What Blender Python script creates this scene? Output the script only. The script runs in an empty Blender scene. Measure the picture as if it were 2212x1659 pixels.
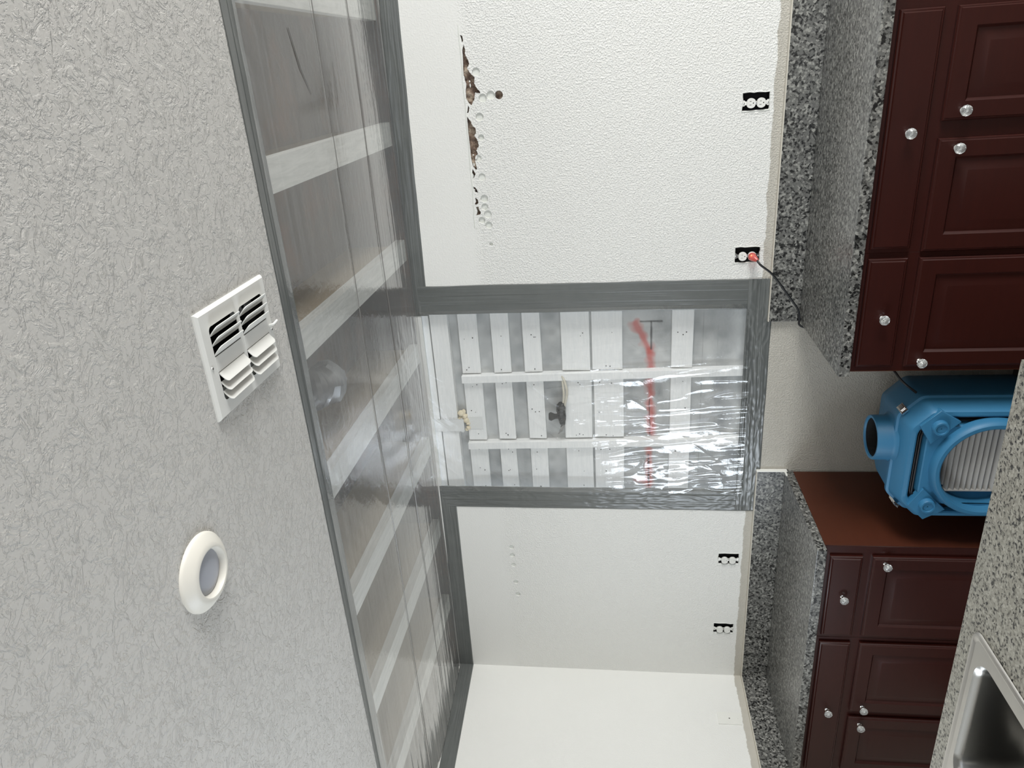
import bpy, bmesh, math, random
import numpy as np
from mathutils import Vector, Matrix, noise as mn
random.seed(7); rng = np.random.default_rng(7)
S = bpy.context.scene; C = S.collection
R = math.radians

# ------------------------------------------------------------------ camera (phone held on its side: real "up" is photo left)
fwd = Vector((-0.3982795, 0.90650081, 0.14010608)).normalized()
rgt = Vector((0.91482848, 0.40368455, -0.01129816)).normalized()
upv = rgt.cross(fwd).normalized()
cam = bpy.data.objects.new('camera', bpy.data.cameras.new('camera')); C.objects.link(cam)
cam.data.sensor_fit = 'HORIZONTAL'; cam.data.sensor_width = 36.0
cam.data.lens = 36.0 * 1591.27 / 2212
cam.data.clip_start = 0.05
cx_, cy_, cz_ = -upv, -rgt, -fwd            # photo right = real down, photo up = real left
cx_ = -upv; cz_ = -fwd; cy_ = rgt           # photo top is the real right
m = Matrix((( cx_.x, cy_.x, cz_.x, 3.16732), (cx_.y, cy_.y, cz_.y, -3.18326), (cx_.z, cy_.z, cz_.z, 1.70281), (0, 0, 0, 1)))
cam.matrix_world = m
S.camera = cam

# ------------------------------------------------------------------ world, light, exposure
w = bpy.data.worlds.new('world'); S.world = w; w.use_nodes = True
w.node_tree.nodes['Background'].inputs[0].default_value = (0.75, 0.85, 1.0, 1)
w.node_tree.nodes['Background'].inputs[1].default_value = 1.0

def area(name, loc, direction, sx, sy, power, col, spread=180):
    l = bpy.data.lights.new(name, 'AREA'); l.shape = 'RECTANGLE'; l.size = sx; l.size_y = sy
    l.energy = power; l.color = col; l.spread = R(spread)
    o = bpy.data.objects.new(name, l); C.objects.link(o); o.location = loc
    o.rotation_euler = Vector(direction).to_track_quat('-Z', 'Y').to_euler()
    return o
area('light_window_right', (7.54, -2.3, 1.55), (-1, 0.0, 0.0), 2.2, 1.8, 270, (1.0, 1.0, 0.98))
area('light_window_left', (0.04, -2.40, 1.20), (1, 0, 0), 1.0, 1.1, 32, (0.84, 0.92, 1.0))
area('light_overhead_fill', (3.3, -4.3, 2.58), (0, 0.15, -1), 1.3, 1.3, 30, (1.0, 0.98, 0.94))  # unseen overhead fill, added so the counter gap falls into shade
area('light_rear_fill', (2.6, -5.9, 1.5), (0, 1, 0.05), 3.2, 1.6, 7, (1.0, 0.98, 0.95))  # soft fill from behind the camera, added without a known source
S.view_settings.view_transform = 'Standard'; S.view_settings.look = 'None'
S.view_settings.gamma = 1.0; S.view_settings.use_curve_mapping = False
S.view_settings.exposure = 0.13

# ------------------------------------------------------------------ node helpers
def lin(*c):
    r = [((x/255)/12.92 if x/255 <= .04045 else ((x/255+.055)/1.055)**2.4) for x in c]
    return (r[0], r[1], r[2], 1)
class MT:
    def __init__(s, name):
        s.m = bpy.data.materials.new(name); s.m.use_nodes = True; s.t = s.m.node_tree
        s.b = s.t.nodes['Principled BSDF']; s.out = s.t.nodes['Material Output']
        s.co = s.t.nodes.new('ShaderNodeTexCoord').outputs['Object']
    def n(s, typ, ins=None, **kw):
        nd = s.t.nodes.new(typ)
        for k, v in kw.items(): setattr(nd, k, v)
        for k, v in (ins or {}).items():
            if isinstance(v, bpy.types.NodeSocket): s.t.links.new(v, nd.inputs[k])
            else: nd.inputs[k].default_value = v
        return nd
    def math(s, op, a, b=0.0, c=None):
        d = {0: a, 1: b}
        if c is not None: d[2] = c
        return s.n('ShaderNodeMath', d, operation=op).outputs[0]
    def map(s, sc=(1, 1, 1), rot=(0, 0, 0)):
        return s.n('ShaderNodeMapping', {'Vector': s.co, 'Scale': sc, 'Rotation': rot}).outputs[0]
    def noise(s, scale, detail=2, rough=.5, vec=None, dist=0.0):
        return s.n('ShaderNodeTexNoise', {'Vector': vec or s.co, 'Scale': scale, 'Detail': detail, 'Roughness': rough, 'Distortion': dist}).outputs[0]
    def ramp(s, f, stops, interp='LINEAR'):
        r = s.n('ShaderNodeValToRGB', {0: f}); e = r.color_ramp.elements; r.color_ramp.interpolation = interp
        while len(e) < len(stops): e.new(.5)
        for i, (p, c) in enumerate(stops):
            e[i].position = p; e[i].color = c if not isinstance(c, (int, float)) else (c, c, c, 1)
        return r.outputs[0]
    def mix(s, f, a, b, bt='MIX'):
        nd = s.n('ShaderNodeMix', data_type='RGBA', blend_type=bt)
        for i, v in ((0, f), (6, a), (7, b)):
            if isinstance(v, bpy.types.NodeSocket): s.t.links.new(v, nd.inputs[i])
            else: nd.inputs[i].default_value = v
        return nd.outputs[2]
    def set(s, **kw):
        for k, v in kw.items():
            k = k.replace('_', ' ')
            if isinstance(v, bpy.types.NodeSocket): s.t.links.new(v, s.b.inputs[k])
            else: s.b.inputs[k].default_value = v
        return s
    def bump(s, h, strength=1.0, dist=.001):
        s.t.links.new(s.n('ShaderNodeBump', {'Height': h, 'Strength': strength, 'Distance': dist}).outputs[0], s.b.inputs['Normal'])
        return s

def plain(name, col, rough=.5, metal=0.0, **kw):
    a = MT(name); a.set(Base_Color=col, Roughness=rough, Metallic=metal, **kw); return a.m

# painted walls: white roller paint stopping ragged above the splash, old beige paint below
def wall_mat(name, smooth_band=False, texture=1.0):
    a = MT(name)
    xyz = a.n('ShaderNodeSeparateXYZ', {0: a.co}).outputs
    edge = a.math('ADD', xyz[2], a.math('MULTIPLY', a.math('SUBTRACT', a.noise(9, 4, .7), .5), .035))
    k = a.n('ShaderNodeMapRange', {0: edge, 1: 1.078, 2: 1.082}).outputs[0]
    beige = a.mix(a.noise(22, 3), lin(182, 178, 168), lin(192, 188, 178))
    white = a.mix(a.noise(2.2, 3), lin(230, 230, 226), lin(235, 235, 231))
    a.set(Base_Color=a.mix(k, beige, white), Roughness=.55)
    n1 = a.noise(150, 2, .5); n2 = a.noise(60, 3, .55)
    h = a.math('ADD', a.math('MULTIPLY', a.n('ShaderNodeMapRange', {0: n1, 1: .45, 2: .68}).outputs[0], .6), a.math('MULTIPLY', n2, .8))
    if smooth_band:
        kb = a.n('ShaderNodeMapRange', {0: a.math('ADD', xyz[2], a.math('MULTIPLY', a.noise(5, 2), .06)), 1: 2.30, 2: 2.34, 3: 1.0, 4: .22}).outputs[0]
        kl = a.n('ShaderNodeMapRange', {0: xyz[0], 1: 1.0, 2: 2.2, 3: .6, 4: 1.0}).outputs[0]
        h = a.math('MULTIPLY', h, a.math('MULTIPLY', kb, kl))
    a.bump(h, .9 * texture, .0030)
    return a.m
M_wall = wall_mat('wall_paint', True)
M_wall_left = wall_mat('wall_paint_left', False, .25)
M_plug = plain('plaster_disc', lin(226, 228, 222), .7)

a = MT('ceiling_knockdown')
v = a.map()
nA = a.noise(20, 5, .62, dist=.9)
nB = a.noise(60, 4, .6, dist=.6)
hA = a.n('ShaderNodeMapRange', {0: nA, 1: .47, 2: .53}).outputs[0]
hB = a.n('ShaderNodeMapRange', {0: nB, 1: .50, 2: .57}).outputs[0]
h = a.math('ADD', a.math('MULTIPLY', hA, .8), a.math('ADD', a.math('MULTIPLY', hB, .6), a.math('MULTIPLY', a.noise(160, 2), .25)))
a.set(Base_Color=a.mix(a.noise(1.1, 2), lin(205, 203, 199), lin(213, 211, 207)), Roughness=.6)
a.bump(h, .9, .0026); M_ceil = a.m

def granite(name, dark, mid, light, rough=.3, sc=115.0):
    a = MT(name)
    d = a.n('ShaderNodeVectorMath', {0: a.co, 1: a.n('ShaderNodeVectorMath', {0: a.n('ShaderNodeTexNoise', {'Vector': a.co, 'Scale': 90., 'Detail': 3.}).outputs[1], 3: .012}, operation='SCALE').outputs[0]}, operation='ADD').outputs[0]
    v1 = a.n('ShaderNodeTexVoronoi', {'Vector': d, 'Scale': sc, 'Randomness': 1.0}).outputs['Color']
    s1 = a.n('ShaderNodeSeparateColor', {0: v1}).outputs[0]
    f = a.math('ADD', a.math('MULTIPLY', s1, .5), a.math('MULTIPLY', a.noise(sc*.75, 3, .6), .6))
    c = a.ramp(f, [(.33, lin(20, 20, 20)), (.40, dark), (.50, mid), (.64, mid), (.80, light)])
    a.set(Base_Color=c, Roughness=rough); a.b.inputs['Coat Weight'].default_value = .15; a.b.inputs['Coat Roughness'].default_value = .2
    return a.m
M_gran = granite('speckled_laminate', lin(52, 52, 50), lin(100, 100, 97), lin(150, 150, 144))
M_gran_edge = M_gran
M_gran_isl = granite('speckled_laminate_island', lin(116, 113, 103), lin(150, 147, 136), lin(178, 175, 164), .38, 185.0)

def wood(name, c1, c2, rough=.38, coat=.15):
    a = MT(name)
    g = a.noise(5, 5, .6, a.map((1.2, 1.2, 14), (0, 0, 0)), .6)
    g2 = a.noise(1.6, 2)
    a.set(Base_Color=a.mix(a.math('MULTIPLY', a.math('ADD', g, g2), .5), c1, c2), Roughness=rough)
    a.b.inputs['Coat Weight'].default_value = coat; a.b.inputs['Specular IOR Level'].default_value = .3; a.b.inputs['Coat Roughness'].default_value = .25
    a.bump(g, .15, .0006); return a.m
M_wood = wood('cherry_stain', lin(38, 13, 10), lin(60, 23, 17))
M_wood_side = wood('cherry_side_veneer', lin(66, 32, 18), lin(82, 40, 23), .45, .1)
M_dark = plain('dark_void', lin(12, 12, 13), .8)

a = MT('tape_grey')
ln = a.noise(6, 4, .6)
a.set(Base_Color=a.mix(ln, lin(86, 89, 88), lin(106, 109, 107)), Roughness=.27)
a.b.inputs['Specular IOR Level'].default_value = .8
a.bump(a.noise(240, 2), .25, .0006); M_tape = a.m

def film(name, haze, glossrough, refl):
    a = MT(name); t = a.t; t.nodes.remove(a.b)
    bp = a.n('ShaderNodeBump', {'Height': a.noise(38, 4, .6, dist=.8), 'Strength': .35, 'Distance': .002}).outputs[0]
    lw = a.n('ShaderNodeLayerWeight', {'Blend': .5, 'Normal': bp}).outputs['Facing']
    p5 = a.math('POWER', lw, 5.0)
    f = a.math('MINIMUM', a.math('MULTIPLY', a.math('ADD', a.math('MULTIPLY', p5, .96), .04), refl), 1.0)
    tr = a.n('ShaderNodeBsdfTransparent', {0: (.985, .99, .99, 1)}).outputs[0]
    gl = a.n('ShaderNodeBsdfAnisotropic', {'Color': (1, 1, 1, 1), 'Roughness': glossrough, 'Normal': bp}).outputs[0]
    df = a.n('ShaderNodeBsdfDiffuse', {'Color': (.85, .86, .86, 1)}).outputs[0]
    tl = a.n('ShaderNodeBsdfTranslucent', {'Color': (.85, .86, .86, 1)}).outputs[0]
    hz = a.n('ShaderNodeMixShader', {0: .5, 1: df, 2: tl}).outputs[0]
    b1 = a.n('ShaderNodeMixShader', {0: haze, 1: tr, 2: hz}).outputs[0]
    b2 = a.n('ShaderNodeMixShader', {0: f, 1: b1, 2: gl}).outputs[0]
    t.links.new(b2, a.out.inputs[0]); return a.m
M_film = film('clear_poly_film', .02, .03, 2.2)
M_film_ceiling = film('clear_poly_film_overhead', .14, .10, 1.7)
M_fold = plain('film_fold', lin(118, 116, 113), .3)

def paintwood(name, c1, c2):
    a = MT(name)
    g = a.noise(6, 6, .65, a.map((2.0, 20, 20)), .7)
    a.set(Base_Color=a.mix(a.ramp(g, [(.35, 0.0), (.65, 1.0)]), c1, c2), Roughness=.65)
    a.bump(g, .3, .001); return a.m
M_board = paintwood('primed_board', lin(238, 239, 238), lin(248, 248, 246))
a = MT('primed_joist'); g = a.noise(5, 5, .6, a.map((14, 1.5, 14)), .6)
a.set(Base_Color=a.mix(a.ramp(g, [(.3, 0.0), (.7, 1.0)]), lin(205, 206, 202), lin(232, 232, 228)), Roughness=.7); M_joist = a.m
M_joist_raw = wood('joist_side', lin(150, 136, 116), lin(184, 168, 142), .7, 0)
a = MT('attic_deck'); g = a.noise(3.5, 4, .6)
a.set(Base_Color=a.ramp(g, [(.3, lin(112, 105, 106)), (.5, lin(122, 113, 110)), (.70, lin(150, 118, 104))]), Roughness=.9); M_attic = a.m
a = MT('backing_panel'); vc = a.n('ShaderNodeVertexColor', layer_name='Col').outputs[0]
a.set(Base_Color=vc, Roughness=.8); a.bump(a.noise(70, 3), .3, .001); M_back = a.m
a = MT('torn_lath'); g = a.noise(28, 5, .7)
a.set(Base_Color=a.ramp(g, [(.3, lin(66, 58, 54)), (.5, lin(120, 100, 86)), (.7, lin(186, 172, 154))]), Roughness=.9)
a.bump(g, 1.0, .008); M_lath = a.m
M_strap = plain('painted_strap', lin(228, 229, 227), .35)

M_white_metal = plain('white_enamel', lin(232, 232, 228), .38)
M_trim = plain('lamp_trim', lin(234, 231, 222), .45)
M_lens = plain('lamp_lens', lin(176, 179, 188), .35)
M_duct = plain('duct_metal', lin(150, 152, 155), .4, .7)
M_steel = MT('brushed_steel')
g = M_steel.noise(3, 3, .6, M_steel.map((4, 160, 160)))
M_steel.set(Base_Color=(.62, .60, .57, 1), Metallic=1.0, Roughness=M_steel.n('ShaderNodeMapRange', {0: g, 1: 0., 2: 1., 3: .26, 4: .40}).outputs[0]); M_steel = M_steel.m
M_steel_dark_refl = plain('steel_dark_reflection', (.30, .295, .28, 1), .24, 1.0)  # same steel darkened: the bowls' dark reflections are put into the colour
M_chrome = plain('chrome', (.8, .8, .8, 1), .15, 1.0)
M_crystal = plain('crystal_acrylic', (.95, .97, .96, 1), .04, 0, Transmission_Weight=.85, IOR=1.5)
M_plastic = plain('white_plastic', lin(232, 232, 226), .35)
M_slot = plain('slot_dark', lin(40, 40, 40), .7)
M_box = plain('box_dark', lin(26, 26, 27), .8)
M_black = plain('black_rubber', lin(24, 25, 27), .45)
M_red = plain('red_plug', lin(232, 120, 112), .2, 0, Transmission_Weight=.55)
M_glow = plain('plug_lamp', lin(255, 150, 110), .3, 0, Emission_Color=lin(255, 120, 70), Emission_Strength=3.0)
M_foam = plain('foam', lin(236, 224, 196), .9)
M_caulk = plain('caulk', lin(206, 201, 188), .5)
a = MT('blue_shell'); g = a.noise(240, 2)
a.set(Base_Color=a.mix(a.noise(3, 2), lin(48, 110, 148), lin(56, 122, 162)), Roughness=.5); a.bump(g, .25, .0006); M_blue = a.m
M_pleat = plain('filter_paper', lin(176, 174, 170), .85)
M_cable = plain('cable_sheath', lin(212, 206, 190), .5)
a = MT('floor_vinyl'); a.set(Base_Color=a.mix(a.noise(2, 4), lin(70, 62, 54), lin(92, 84, 74)), Roughness=.5); M_floor = a.m

# ------------------------------------------------------------------ mesh helpers
def tag(o, label=None, cat=None, group=None, kind=None):
    if label: o['label'] = label
    if cat: o['category'] = cat
    if group: o['group'] = group
    if kind: o['kind'] = kind
    return o
def wloc(o):
    v = Vector((0, 0, 0))
    while o is not None: v += o.location; o = o.parent
    return v
def empty(name, loc, label, cat, group=None):
    o = bpy.data.objects.new(name, None); C.objects.link(o); o.location = loc; o.empty_display_size = .05
    return tag(o, label, cat, group)
def obj(name, bm, mat, parent=None, smooth=None, mats=None):
    """link one mesh object; geometry is given in world coordinates"""
    me = bpy.data.meshes.new(name)
    if parent is not None: bmesh.ops.translate(bm, verts=bm.verts, vec=-wloc(parent))
    bmesh.ops.recalc_face_normals(bm, faces=bm.faces)
    bm.to_mesh(me); bm.free()
    for mm in (mats or [mat]): me.materials.append(mm)
    if smooth is not None:
        me.polygons.foreach_set('use_smooth', [True]*len(me.polygons)); me.set_sharp_from_angle(angle=R(smooth))
    o = bpy.data.objects.new(name, me); C.objects.link(o)
    if parent is not None: o.parent = parent
    return o
def box(bm, x0, x1, y0, y1, z0, z1, bev=0, mi=0):
    x0, x1 = sorted((x0, x1)); y0, y1 = sorted((y0, y1)); z0, z1 = sorted((z0, z1))
    g = bmesh.ops.create_cube(bm, size=1)['verts']
    for v in g: v.co = Vector((x0+(v.co.x+.5)*(x1-x0), y0+(v.co.y+.5)*(y1-y0), z0+(v.co.z+.5)*(z1-z0)))
    if bev:
        es = list({e for v in g for e in v.link_edges})
        bmesh.ops.bevel(bm, geom=es, offset=bev, segments=2, affect='EDGES', profile=.7)
def bx(*a, **k):
    bm = bmesh.new(); box(bm, *a, **k); return bm
def loft(bm, rings, close_u=True, cap0=False, cap1=False):
    vs = [[bm.verts.new(p) for p in r] for r in rings]
    n = len(rings[0])
    for i in range(len(vs)-1):
        for j in range(n if close_u else n-1):
            k = (j+1) % n
            bm.faces.new((vs[i][j], vs[i][k], vs[i+1][k], vs[i+1][j]))
    if cap0: bm.faces.new(vs[0][::-1])
    if cap1: bm.faces.new(vs[-1])
    return vs
def tube(bm, pts, r, seg=10, cap=True):
    pts = [Vector(p) for p in pts]; rings = []
    prev = None
    for i, p in enumerate(pts):
        t = (pts[min(i+1, len(pts)-1)]-pts[max(i-1, 0)]).normalized()
        u = prev if prev is not None else Vector((0, 0, 1) if abs(t.z) < .9 else (1, 0, 0))
        u = (u - t*u.dot(t)).normalized(); prev = u; v = t.cross(u)
        rr = r[i] if isinstance(r, (list, tuple)) else r
        rings.append([p + (u*math.cos(a)+v*math.sin(a))*rr for a in [2*math.pi*k/seg for k in range(seg)]])
    loft(bm, rings, True, cap, cap)
def spline(pts, n=12):
    P = [Vector(p) for p in pts]; P = [2*P[0]-P[1]]+P+[2*P[-1]-P[-2]]; out = []
    for i in range(1, len(P)-2):
        for k in range(n):
            t = k/n; a_, b_, c_, d_ = P[i-1:i+3]
            out.append(.5*((2*b_)+(-a_+c_)*t+(2*a_-5*b_+4*c_-d_)*t*t+(-a_+3*b_-3*c_+d_)*t**3))
    out.append(P[-2]); return out
def lathe(bm, c, prof, axis='Z', seg=48):
    """prof: (radius, height along axis)"""
    c = Vector(c); rings = []
    for r, h in prof:
        ring = []
        for k in range(seg):
            a = 2*math.pi*k/seg; u, v = r*math.cos(a), r*math.sin(a)
            ring.append(c + (Vector((u, v, h)) if axis == 'Z' else Vector((u, h, v)) if axis == 'Y' else Vector((h, u, v))))
        rings.append(ring)
    loft(bm, rings)
    return rings
def cap_ring(bm, ring): bm.faces.new([bm.verts.new(p) for p in ring])
def plate(outer, holes, fn, thick):
    """flat plate with holes; fn maps (u, v, w) to world, w in [-thick/2, thick/2]"""
    cu = bpy.data.curves.new('tmp', 'CURVE'); cu.dimensions = '2D'; cu.fill_mode = 'BOTH'; cu.extrude = thick/2
    for loop in [outer]+holes:
        sp = cu.splines.new('POLY'); sp.points.add(len(loop)-1); sp.use_cyclic_u = True
        for i, p in enumerate(loop): sp.points[i].co = (p[0], p[1], 0, 1)
    to = bpy.data.objects.new('tmp', cu); C.objects.link(to)
    dg = bpy.context.evaluated_depsgraph_get(); dg.update()
    me = bpy.data.meshes.new_from_object(to.evaluated_get(dg))
    bm = bmesh.new(); bm.from_mesh(me)
    bpy.data.objects.remove(to); bpy.data.curves.remove(cu); bpy.data.meshes.remove(me)
    for v in bm.verts: v.co = Vector(fn(v.co.x, v.co.y, v.co.z))
    bmesh.ops.remove_doubles(bm, verts=bm.verts, dist=1e-6)
    return bm
def rect(x0, x1, y0, y1): return [(x0, y0), (x1, y0), (x1, y1), (x0, y1)]
def rrect(x0, x1, y0, y1, r, n=6):
    out = []
    for cx, cy, a0 in ((x1-r, y1-r, 0), (x0+r, y1-r, 90), (x0+r, y0+r, 180), (x1-r, y0+r, 270)):
        for k in range(n+1):
            a = R(a0+90*k/n); out.append((cx+r*math.cos(a), cy+r*math.sin(a)))
    return out
def circ(cx, cy, r, n=24, ry=None): return [(cx+r*math.cos(2*math.pi*k/n), cy+(ry or r)*math.sin(2*math.pi*k/n)) for k in range(n)]
def vnoise(x, y, seed=0):
    """vectorised smooth value noise"""
    xi = np.floor(x).astype(np.int64); yi = np.floor(y).astype(np.int64); xf = x-xi; yf = y-yi
    def h(a, b):
        n = (a*374761393 + b*668265263 + seed*1442695041) & 0xffffffff
        n = ((n ^ (n >> 13))*1274126177) & 0xffffffff
        return ((n ^ (n >> 16)) & 0xffff)/65535.0
    u = xf*xf*(3-2*xf); v = yf*yf*(3-2*yf)
    return (h(xi, yi)*(1-u)+h(xi+1, yi)*u)*(1-v)+(h(xi, yi+1)*(1-u)+h(xi+1, yi+1)*u)*v
def grid_obj(name, P, mat, parent=None, cols=None):
    """P: (n, m, 3) world positions"""
    n, m_ = P.shape[:2]; me = bpy.data.meshes.new(name)
    off = np.array(wloc(parent)) if parent is not None else np.zeros(3)
    idx = np.arange(n*m_).reshape(n, m_)
    F = np.stack([idx[:-1, :-1], idx[1:, :-1], idx[1:, 1:], idx[:-1, 1:]], -1).reshape(-1, 4)
    me.vertices.add(n*m_); me.vertices.foreach_set('co', (P.reshape(-1, 3)-off).ravel())
    me.loops.add(F.size); me.loops.foreach_set('vertex_index', F.ravel())
    me.polygons.add(len(F)); me.polygons.foreach_set('loop_start', np.arange(len(F))*4)
    me.polygons.foreach_set('use_smooth', [True]*len(F))
    me.update(calc_edges=True); me.validate(); me.materials.append(mat)
    if cols is not None:
        ca = me.color_attributes.new('Col', 'FLOAT_COLOR', 'POINT'); ca.data.foreach_set('color', cols.reshape(-1, 4).ravel())
    o = bpy.data.objects.new(name, me); C.objects.link(o)
    if parent is not None: o.parent = parent
    return o

H = 2.6216; CT = .914; SPL = 1.040; YF = -.612; YC = -.632

# ------------------------------------------------------------------ room shell
def struct(o): o['kind'] = 'structure'; return o
struct(obj('floor', bx(-.1, 7.7, -6.1, .2, -.05, 0), M_floor))
vent_hole = rrect(2.475, 2.682, -1.725, -1.435, .01)
struct_ceiling = struct(obj('ceiling', plate(rect(-.05, 7.65, -6.05, -1.262), [vent_hole], lambda u, v, w: (u, v, H+.0065+w), .013), M_ceil))
# ceiling void over the torn-out soffit: deck, rim, joists
for xc in (3.405, 2.93, 2.438, 1.943, 1.452, .968, .478):
    bm = bx(xc-.047, xc+.047, -1.9, -.026, H+.004, H+.042, bev=.002)
    j = obj('joist', bm, M_joist, struct_ceiling)
    obj('joist_web', bx(xc-.019, xc+.019, -1.9, -.026, H+.042, H+.26), M_joist_raw, struct_ceiling)
obj('attic_deck', bx(-.05, 3.9, -1.95, .0, H+.26, H+.28), M_attic, struct_ceiling)
obj('attic_rim', bx(-.05, 3.9, -1.97, -1.95, H+.013, H+.28), M_attic, struct_ceiling)
obj('attic_rim', bx(-.05, 3.9, -.025, -.003, H+.002, H+.28), M_attic, struct_ceiling)
obj('attic_rim', bx(3.9, 3.92, -1.97, .0, H+.0, H+.28), M_attic, struct_ceiling)
# crumpled foil duct glimpsed over the film
bm = bmesh.new(); pts = [(2.20, -1.02, H+.15), (2.17, -.95, H+.13), (2.15, -.86, H+.12), (2.13, -.76, H+.16)]
P_ = spline(pts, 8); tube(bm, P_, [.065+.012*math.sin(i*2.1) for i in range(len(P_))], 14)
for v in bm.verts: v.co += Vector((random.uniform(-1, 1), random.uniform(-1, 1), random.uniform(-1, 1)))*.006
o = obj('flexible_duct', bm, M_duct, None, 35)
tag(o, 'crumpled silver duct end above the ceiling plastic between two joists', 'duct')

# back wall: opening, outlet cut-outs, broken plaster line and round test holes
P = lambda L: [tuple(p) for p in L]
h1 = [[3.285, 2.301], [3.28, 2.293], [3.264, 2.29], [3.253, 2.296], [3.267, 2.298]]
h2 = [[3.25, 2.29], [3.232, 2.286], [3.211, 2.287], [3.19, 2.277], [3.177, 2.274], [3.16, 2.284], [3.139, 2.27], [3.126, 2.256], [3.104, 2.26], [3.084, 2.251], [3.073, 2.24], [3.062, 2.239], [3.068, 2.259], [3.038, 2.266], [3.02, 2.281], [3.032, 2.292], [3.049, 2.299], [3.076, 2.298], [3.101, 2.293], [3.134, 2.301], [3.158, 2.301], [3.198, 2.298], [3.228, 2.298]]
h3 = [[3.022, 2.293], [3.012, 2.288], [2.992, 2.294], [2.991, 2.301], [3.007, 2.296]]
h4 = [[2.979, 2.302], [2.958, 2.287], [2.938, 2.28], [2.931, 2.269], [2.917, 2.268], [2.9, 2.277], [2.888, 2.267], [2.876, 2.263], [2.859, 2.262], [2.842, 2.274], [2.824, 2.268], [2.801, 2.282], [2.789, 2.281], [2.768, 2.277], [2.761, 2.283], [2.772, 2.29], [2.776, 2.294], [2.793, 2.297], [2.814, 2.3], [2.849, 2.3], [2.878, 2.301], [2.907, 2.302], [2.942, 2.302]]
h5 = [[2.768, 2.2965], [2.748, 2.286], [2.733, 2.292], [2.729, 2.3], [2.752, 2.3005]]
h6 = [[2.693, 2.301], [2.691, 2.291], [2.669, 2.281], [2.669, 2.294], [2.685, 2.299]]
h7 = [[2.649, 2.296], [2.638, 2.284], [2.624, 2.284], [2.616, 2.294], [2.619, 2.301], [2.63, 2.295]]
h8 = [[2.608, 2.296], [2.609, 2.285], [2.596, 2.283], [2.585, 2.276], [2.574, 2.28], [2.572, 2.298], [2.589, 2.291]]
def jag(L, s):
    rr = random.Random(s); out = []
    for (ax, az), (bx_, bz) in zip(L, L[1:]+L[:1]):
        n = max(int(math.hypot(bx_-ax, bz-az)/.004), 1)
        for k in range(n):
            j = .0012 if az < 2.296 else .0004
            out.append((ax+(bx_-ax)*k/n+rr.uniform(-j, j), az+(bz-az)*k/n+rr.uniform(-j, j)))
    return out
cracks = [jag(P(x), i) for i, x in enumerate((h1, h2, h3, h4, h5, h6, h7, h8))]
discs = [(3.146, 2.249, .016), (3.055, 2.196, .0168), (3.046, 2.2295, .0165), (2.974, 2.249, .0165), (2.893, 2.249, .0125),
         (2.81, 2.268, .0135), (2.733, 2.2585, .0155), (2.6425, 2.2565, .0165), (2.6065, 2.257, .0150), (2.5745, 2.2465, .0170), (2.5505, 2.2745, .0150), (2.528, 2.246, .0155), (2.444, 2.242, .008),
         (.826, 2.261, .0135), (.775, 2.2605, .0135), (.712, 2.2575, .0135), (.599, 2.253, .0135), (.518, 2.2465, .0135)]
open_disc = (3.053, 2.1625, .0168)
outs = [(2.967, 1.1475), (2.356, 1.1455), (.780, 1.146), (.328, 1.1505)]
OH, OW = .0505, .0325
def rag(x0, x1, z0, z1, s, j=.0018):
    rr = random.Random(s); L = []
    for (ax, az), (bx_, bz) in zip(rect(x0, x1, z0, z1), rect(x0, x1, z0, z1)[1:]+rect(x0, x1, z0, z1)[:1]):
        for k in range(5): L.append((ax+(bx_-ax)*k/5+rr.uniform(-j, j), az+(bz-az)*k/5+rr.uniform(-j, j)))
    return L
ohole = [rag(x-OW, x+OW, z-OH, z+OH, i) for i, (x, z) in enumerate(outs)]
opening = rect(1.19, 2.127, 1.122, 2.60)
holes = [opening]+ohole+cracks+[circ(x, z, r, 22) for x, z, r in discs]+[circ(*open_disc, 22)]
wb = struct(obj('wall_back', plate(rect(-.05, 7.65, -.02, 2.9), holes, lambda u, v, w: (u, .0065+w, v), .013), M_wall))
rd = random.Random(3)
for x, z, r in discs:
    bm = bmesh.new(); dp = .005+rd.random()*.003
    rings = lathe(bm, (x, 0, z), [(r*1.15, .0128), (r*1.0, dp+.001), (r*.6, dp), (r*.05, dp-.0005)], 'Y', 22); cap_ring(bm, rings[-1])
    obj('plaster_disc', bm, M_plug, wb, 40)
obj('plaster_disc', bx(3.02, 3.09, .018, .022, 2.13, 2.19), M_lath, wb)['label'] = 'dark open test hole right of the broken line'
# torn lath behind the break
nx, nz = 240, 44
X, Z = np.meshgrid(np.linspace(2.52, 3.32, nx), np.linspace(2.225, 2.325, nz), indexing='ij')
Y = .016+.012*vnoise(X*60, Z*60, 3)+.006*vnoise(X*180, Z*180, 5)-.006
grid_obj('torn_lath', np.stack([X, Y, Z], -1), M_lath, wb)
# raised ridge above the break
bm = bmesh.new()
rp = [(3.32-.8*t, -.0006, 2.3055+.001*math.sin(t*30)+(.004*t if t > .93 else 0)) for t in [k/60 for k in range(61)]]
tube(bm, rp, .0022, 6); obj('plaster_ridge', bm, M_plug, wb, 60)
for k in range(26):    # raised crumbs of patching round the break
    x = random.uniform(2.50, 3.3); z = 2.30-random.uniform(.0, .05) if k % 3 else 2.307
    bm = bmesh.new(); bmesh.ops.create_icosphere(bm, subdivisions=1, radius=1)
    s = Vector((random.uniform(.003, .011), .0012, random.uniform(.002, .004)))
    for v in bm.verts: v.co = Vector((x+v.co.x*s.x, v.co.y*s.y, z+v.co.z*s.z))
    if k == 0: acc = bm
    else:
        me_ = bpy.data.meshes.new('t'); bm.to_mesh(me_); bm.free(); acc.from_mesh(me_); bpy.data.meshes.remove(me_)
o = obj('plaster_crumb', acc, M_plug, wb, 60); o['kind'] = 'stuff'

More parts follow.
